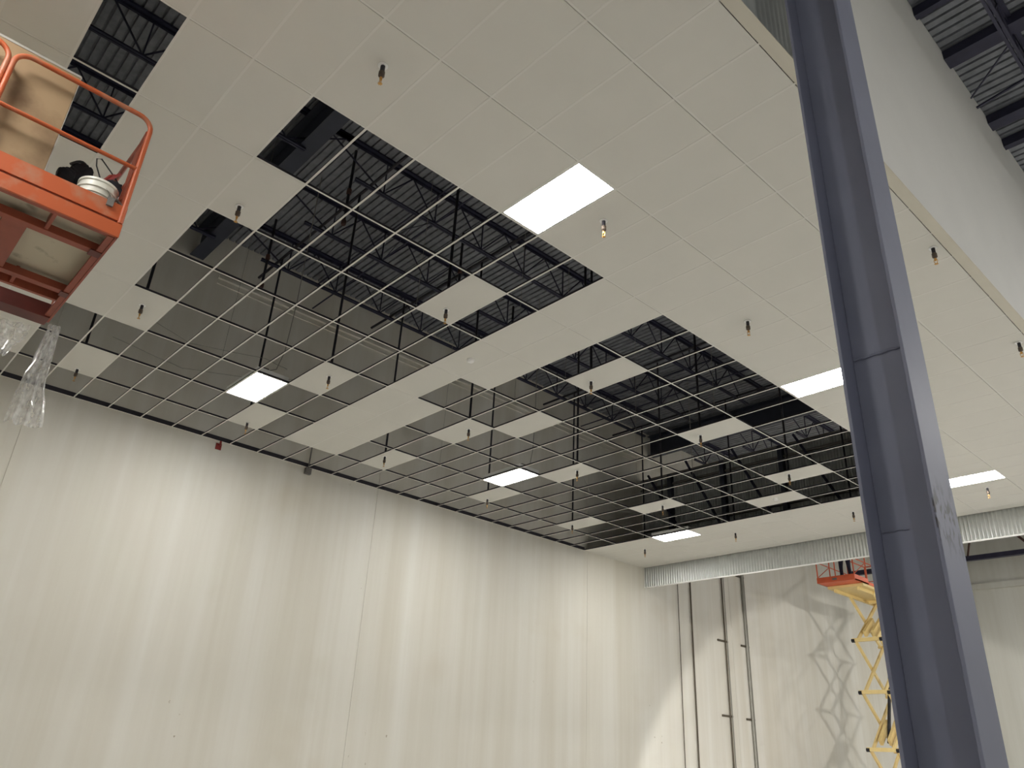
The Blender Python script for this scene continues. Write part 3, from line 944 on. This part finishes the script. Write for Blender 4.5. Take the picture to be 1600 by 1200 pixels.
def film(name, cx, cy, ztop, zbot, w0, w1, label, seed, lean=0.0):
    mb = MB()
    nu, nv = 30, 50
    for i in range(nv + 1):
        t = i / nv
        w = (w0 + (w1 - w0) * t ** 1.3) * (1 + 0.07 * math.sin(t * 8 + seed))
        z = ztop + (zbot - ztop) * t
        for j in range(nu + 1):
            s_ = j / nu - 0.5
            fold = 0.035 * math.sin(s_ * 17 + seed + 1.6 * noise.noise(Vector((s_ * 2, t * 2.5, seed)))) * (0.5 + 0.9 * t)
            b = 0.025 * noise.noise(Vector((s_ * 7, t * 9, seed + 4))) + 0.006 * noise.noise(Vector((s_ * 26, t * 34, seed)))
            zz = z + 0.03 * noise.noise(Vector((s_ * 6, 1, seed))) * t
            mb.v.append((cx + s_ * w * 0.25 + fold + b, cy + lean * t + s_ * w + 0.4 * b + 0.02 * math.sin(t * 7 + seed) * t, zz))
    for i in range(nv):
        for j in range(nu):
            a = i * (nu + 1) + j
            mb.f.append((a, a + 1, a + nu + 2, a + nu + 1))
    o = obj(name, mb, M['film'], smooth=False)
    for p in o.data.polygons:
        p.use_smooth = True
    return tag(o, label, 'plastic film')


film('plastic_film', -2.64, -1.035, ZB + 0.03, ZB - 1.04, 0.10, 0.30, 'long strip of clear plastic film hanging from the orange lift corner', 1.3)
film('plastic_film', -2.74, -1.37, ZB - 0.03, ZB - 0.40, 0.30, 0.10, 'short crumpled piece of clear film under the dark red lift beam', 5.1)

# ------------------------------------------------------------------ lift beyond the fascia, with a worker
L2 = thing('scissor_lift', 'distant orange and cream scissor lift raised beneath the corrugated fascia', 'scissor lift', (-5.75, 23.8, 0))
EX0, EX1 = -6.36, -5.13
obj('extension_deck', MB().box(EX0, EX1, 21.95, 22.87, ZC - 0.08, ZC - 0.05).box(EX0, EX1, 21.93, 21.96, ZC - 0.08, ZC + 0.09)
    .box(EX1 - 0.03, EX1, 21.96, 22.87, ZC - 0.08, ZC + 0.09).box(EX0, EX0 + 0.03, 21.96, 22.87, ZC - 0.08, ZC + 0.09), M['orange_far'], L2)
obj('sticker', MB().box(-5.85, -5.70, 21.925, 21.931, ZC - 0.03, ZC + 0.03), M['greybox'], L2)
obj('platform_frame', MB().box(EX0 + 0.05, EX1 - 0.02, 22.5, 25.6, ZC - 0.17, ZC - 0.09).box(EX0 + 0.2, EX0 + 0.27, 22.6, 25.6, ZC - 0.27, ZC - 0.17)
    .box(EX1 - 0.27, EX1 - 0.2, 22.6, 25.6, ZC - 0.27, ZC - 0.17).box(EX0 + 0.27, EX1 - 0.27, 24.9, 25.0, ZC - 0.27, ZC - 0.17), M['beige'], L2)
obj('main_deck', MB().box(EX0, EX1, 22.88, 25.6, ZC - 0.088, ZC - 0.0), M['orange_far'], L2)
for x in (EX0 + 0.02, EX1 - 0.02):
    g = MB()
    for y in (21.97, 22.85, 24.2, 25.55):
        g.tube([(x, y, ZC - 0.02), (x, y, ZC + 1.12)], 0.02, 8)
    g.tube([(x, 21.97, ZC + 1.12), (x, 25.55, ZC + 1.12)], 0.02, 8).tube([(x, 21.97, ZC + 0.6), (x, 25.55, ZC + 0.6)], 0.016, 8)
    g.tube([(x, 21.97, ZC + 0.1), (x, 22.85, ZC + 0.6)], 0.012, 6)
    obj('guard_rail', g, M['orange_far'], L2, smooth=True)
for y in (21.97, 25.55):
    g = MB().tube([(EX0 + 0.02, y, ZC + 1.12), (EX1 - 0.02, y, ZC + 1.12)], 0.02, 8).tube([(EX0 + 0.02, y, ZC + 0.6), (EX1 - 0.02, y, ZC + 0.6)], 0.016, 8)
    g.tube([(-5.75, y, ZC - 0.02), (-5.75, y, ZC + 1.12)], 0.018, 8)
    obj('guard_rail', g, M['orange_far'], L2, smooth=True)
ln = [ZC - 0.20, ZC - 1.62, ZC - 3.18, ZC - 4.80, ZC - 6.42]
YA, YB = 23.55, 25.4
for k in range(4):
    zt, zb_ = ln[k], ln[k + 1]
    for i, x in enumerate((-6.12, -5.32)):
        obj('scissor_arm', MB().bar((x, YA, zt), (x, YB, zb_), 0.05, 0.11), M['beige'], L2)
        xi = x + (0.09 if i == 0 else -0.09)
        obj('scissor_arm', MB().bar((xi, YB, zt), (xi, YA, zb_), 0.05, 0.11), M['beige'], L2)
    if k % 2 == 0:
        obj('arm_plate', MB().bar((-5.86, YA + 0.2, zb_ + 0.20), (-5.86, (YA + YB) / 2, (zt + zb_) / 2), 0.09, 0.2)
            .bar((-5.58, YA + 0.2, zb_ + 0.20), (-5.58, (YA + YB) / 2, (zt + zb_) / 2), 0.09, 0.2), M['beige'], L2)
    obj('cross_tube', MB().box(-6.2, -5.24, YA - 0.05, YA + 0.05, zb_ - 0.06, zb_ + 0.05), M['beige'], L2)
    obj('cross_tube', MB().tube([(-6.2, YB, zb_), (-5.24, YB, zb_)], 0.045, 10), M['beige'], L2)
    for x in (-6.17, -5.27):
        obj('pivot_pin', MB().tube([(x - 0.05, YA - 0.02, zb_ - 0.02), (x + 0.05, YA - 0.02, zb_ - 0.02)], 0.06, 10), M['black'], L2)
obj('lift_cylinder', MB().tube([(-5.72, 24.0, ZC - 4.6), (-5.72, 24.9, ZC - 2.3)], 0.05, 12), M['black'], L2, smooth=True)
obj('chassis', MB().box(-6.3, -5.15, 23.3, 25.6, 0.2, 0.80), M['orange_far'], L2, bevel=0.02)
for x in (-6.3, -5.15):
    for y in (23.65, 25.2):
        obj('wheel', MB().tube([(x - 0.06, y, 0.2), (x + 0.06, y, 0.2)], 0.2, 20), M['tire'], L2)


def person():
    bx_, by_, bz_ = -5.62, 22.45, ZC - 0.05
    J = {'pelvis': (0, 0, 0.95, .15), 'waist': (0, 0, 1.10, .14), 'chest': (0, 0.02, 1.35, .165), 'neck': (0, 0.0, 1.53, .06), 'chin': (0, -.01, 1.6, .07), 'head': (0, 0.0, 1.70, .10), 'crown': (0, 0, 1.77, .075)}
    for s_, n in ((-1, 'l'), (1, 'r')):
        J['hip' + n] = (s_ * .1, 0, 0.9, .10); J['knee' + n] = (s_ * .13, -.03, 0.5, .062); J['ank' + n] = (s_ * .14, .01, 0.1, .048)
        J['heel' + n] = (s_ * .14, .0, 0.045, .045); J['toe' + n] = (s_ * .15, -.18, 0.04, .038)
        J['sh' + n] = (s_ * .19, 0.0, 1.45, .062); J['el' + n] = (s_ * .27, -.14, 1.22, .045); J['wr' + n] = (s_ * .22, -.34, 1.14, .03)
        J['palm' + n] = (s_ * .21, -.41, 1.13, .034)
        for q in range(4):
            J['f%d' % q + n] = (s_ * .21 + (q - 1.5) * .022, -.455, 1.125, .010)
            J['g%d' % q + n] = (s_ * .21 + (q - 1.5) * .022, -.475 + 0.006 * abs(q - 1), 1.09, .009)
        J['t' + n] = (s_ * .17, -.43, 1.11, .011)
        J['u' + n] = (s_ * .165, -.45, 1.085, .009)
    E_ = [('pelvis', 'waist'), ('waist', 'chest'), ('chest', 'neck'), ('neck', 'chin'), ('chin', 'head'), ('head', 'crown')]
    for n in 'lr':
        E_ += [('pelvis', 'hip' + n), ('hip' + n, 'knee' + n), ('knee' + n, 'ank' + n), ('ank' + n, 'heel' + n), ('heel' + n, 'toe' + n),
               ('chest', 'sh' + n), ('sh' + n, 'el' + n), ('el' + n, 'wr' + n), ('wr' + n, 'palm' + n), ('palm' + n, 't' + n), ('t' + n, 'u' + n)]
        for q in range(4):
            E_ += [('palm' + n, 'f%d' % q + n), ('f%d' % q + n, 'g%d' % q + n)]
    names = list(J)
    me = bpy.data.meshes.new('body')
    me.from_pydata([J[k][:3] for k in names], [(names.index(a), names.index(b)) for a, b in E_], [])
    o = bpy.data.objects.new('person', me)
    sc.collection.objects.link(o)
    o.location = (bx_, by_, bz_)
    sk = o.modifiers.new('skin', 'SKIN')
    sk.use_smooth_shade = True
    for i, k in enumerate(names):
        r = J[k][3]
        me.skin_vertices[0].data[i].radius = (r, r * (0.75 if k in ('chest', 'waist', 'pelvis') else 1))
        me.skin_vertices[0].data[i].use_root = (k == 'pelvis')
    o.modifiers.new('sub', 'SUBSURF').levels = 1
    m = bpy.data.materials.new('work_clothes')
    m.use_nodes = True
    N, L = m.node_tree.nodes, m.node_tree.links
    tc = N.new('ShaderNodeTexCoord'); sp_ = N.new('ShaderNodeSeparateXYZ'); L.new(tc.outputs['Object'], sp_.inputs[0])
    mr = N.new('ShaderNodeMapRange'); mr.inputs['From Max'].default_value = 2.0; L.new(sp_.outputs['Z'], mr.inputs['Value'])
    rp = N.new('ShaderNodeValToRGB'); rp.color_ramp.interpolation = 'CONSTANT'
    el = rp.color_ramp.elements
    el[0].position, el[0].color = 0, lin(60, 48, 38)
    el[1].position, el[1].color = 0.05, lin(34, 36, 58)
    for p_, c in ((0.5, lin(60, 62, 66)), (0.76, lin(196, 150, 122))):
        e = el.new(p_); e.color = c
    L.new(mr.outputs[0], rp.inputs['Fac'])
    L.new(rp.outputs[0], N['Principled BSDF'].inputs['Base Color'])
    N['Principled BSDF'].inputs['Roughness'].default_value = 0.8
    me.materials.append(m)
    tag(o, 'person in dark trousers standing on the distant lift platform', 'person')
    hat = MB().lathe((bx_, by_, bz_ + 1.75), [(0.15, 0), (0.12, 0.005), (0.118, 0.05), (0.09, 0.10), (0.03, 0.125)], 20)
    obj('hard_hat', hat, M['white'], o, smooth=True)
    fc = MB()
    for s_ in (-1, 1):
        fc.lathe((bx_ + s_ * 0.035, by_ - 0.09, bz_ + 1.695), [(0.004, -0.008), (0.011, 0), (0.004, 0.008)], 8)
    obj('eyes', fc, M['black'], o)
    obj('nose', MB().tube([(bx_, by_ - 0.09, bz_ + 1.70), (bx_, by_ - 0.115, bz_ + 1.665)], [0.008, 0.014], 8), m, o, smooth=True)


person()

# ------------------------------------------------------------------ warehouse high-bay lamps (outside the frame)
def make_bay():
    r = thing('high_bay_lamp', 'x', 'high bay lamp', (0, 0, 0))
    obj('housing', MB().lathe((0, 0, 0), [(0.2, 0.0), (0.205, 0.03), (0.16, 0.08), (0.08, 0.16), (0.05, 0.2)], 24), M['white'], r, smooth=True)
    obj('lens', MB().lathe((0, 0, -0.012), [(0.185, 0), (0.19, 0.01)], 24), M['bayglow'], r)
    obj('hanger', MB().tube([(0, 0, 0.2), (0, 0, 0.745)], 0.008, 6), M['wire'], r)
    return r


hb = make_bay()
BL = [(13.0, -6.0, 3.9, 'behind the viewpoint'), (14.0, 8.5, 3.9, 'beside the dark column'), (14.0, 17.0, 3.9, 'level with the corrugated fascia'),
      (13.0, 24.0, 3.9, 'past the corrugated fascia'), (6.0, 20.5, 3.9, 'just past the bulkhead corner'), (5.5, 32.5, 3.9, 'before the end wall'), (0.5, 32.0, 3.9, 'closest to the end wall'), (11.0, 34.0, 3.9, 'in the end wall corner')]
for i, (x, y, z, l) in enumerate(BL):
    l = 'round high bay lamp in the open hall, ' + l
    r = hb if i == 0 else dup(hb, (0, 0, 0))
    r.location = (x, y, ZC + z)
    r['label'] = l
# unseen floodlight added to cast the distant lift's shadow, cone kept below the fascia
FX, FY, FZ = 9.0, 6.5, ZC - 2.5
ft = thing('added_flood_light', 'added unseen floodlight on a slim mast in the open hall, casting the lift shadow', 'added light', (FX, FY, 0))
hz = Vector((-9.75 - FX, 31.0 - FY, 0)).normalized()
aim = (hz * math.cos(math.radians(17.4)) - Vector((0, 0, math.sin(math.radians(17.4))))).normalized()
hc = Vector((FX, FY, FZ)) - aim * 0.22
obj('mast', MB().tube([(FX, FY, 0.04), (FX, FY, FZ - 0.35)], 0.03, 10), M['greybox'], ft)
for k in range(3):
    t = 2 * PI * k / 3
    obj('leg', MB().tube([(FX, FY, 0.9), (FX + 0.8 * math.cos(t), FY + 0.8 * math.sin(t), 0.02)], 0.02, 8), M['greybox'], ft)
obj('lamp_head', MB().tube([hc, hc + aim * 0.12], [0.2, 0.26], 20), M['black'], ft)
obj('yoke', MB().tube([(FX, FY, FZ - 0.36), hc + Vector((0, 0, -0.2))], 0.02, 8), M['greybox'], ft)
ld = bpy.data.lights.new('added_flood_beam', 'SPOT')
ld.energy = FLOOD_W
ld.color = (1.0, 0.97, 0.92)
ld.shadow_soft_size = 0.22
ld.spot_size = math.radians(50)
ld.spot_blend = 0.09
lo_ = bpy.data.objects.new('added_flood_beam', ld)
sc.collection.objects.link(lo_)
lo_.parent = ft
lo_.location = Vector((FX, FY, FZ)) - ft.location
lo_.rotation_euler = aim.to_track_quat('-Z', 'Y').to_euler()
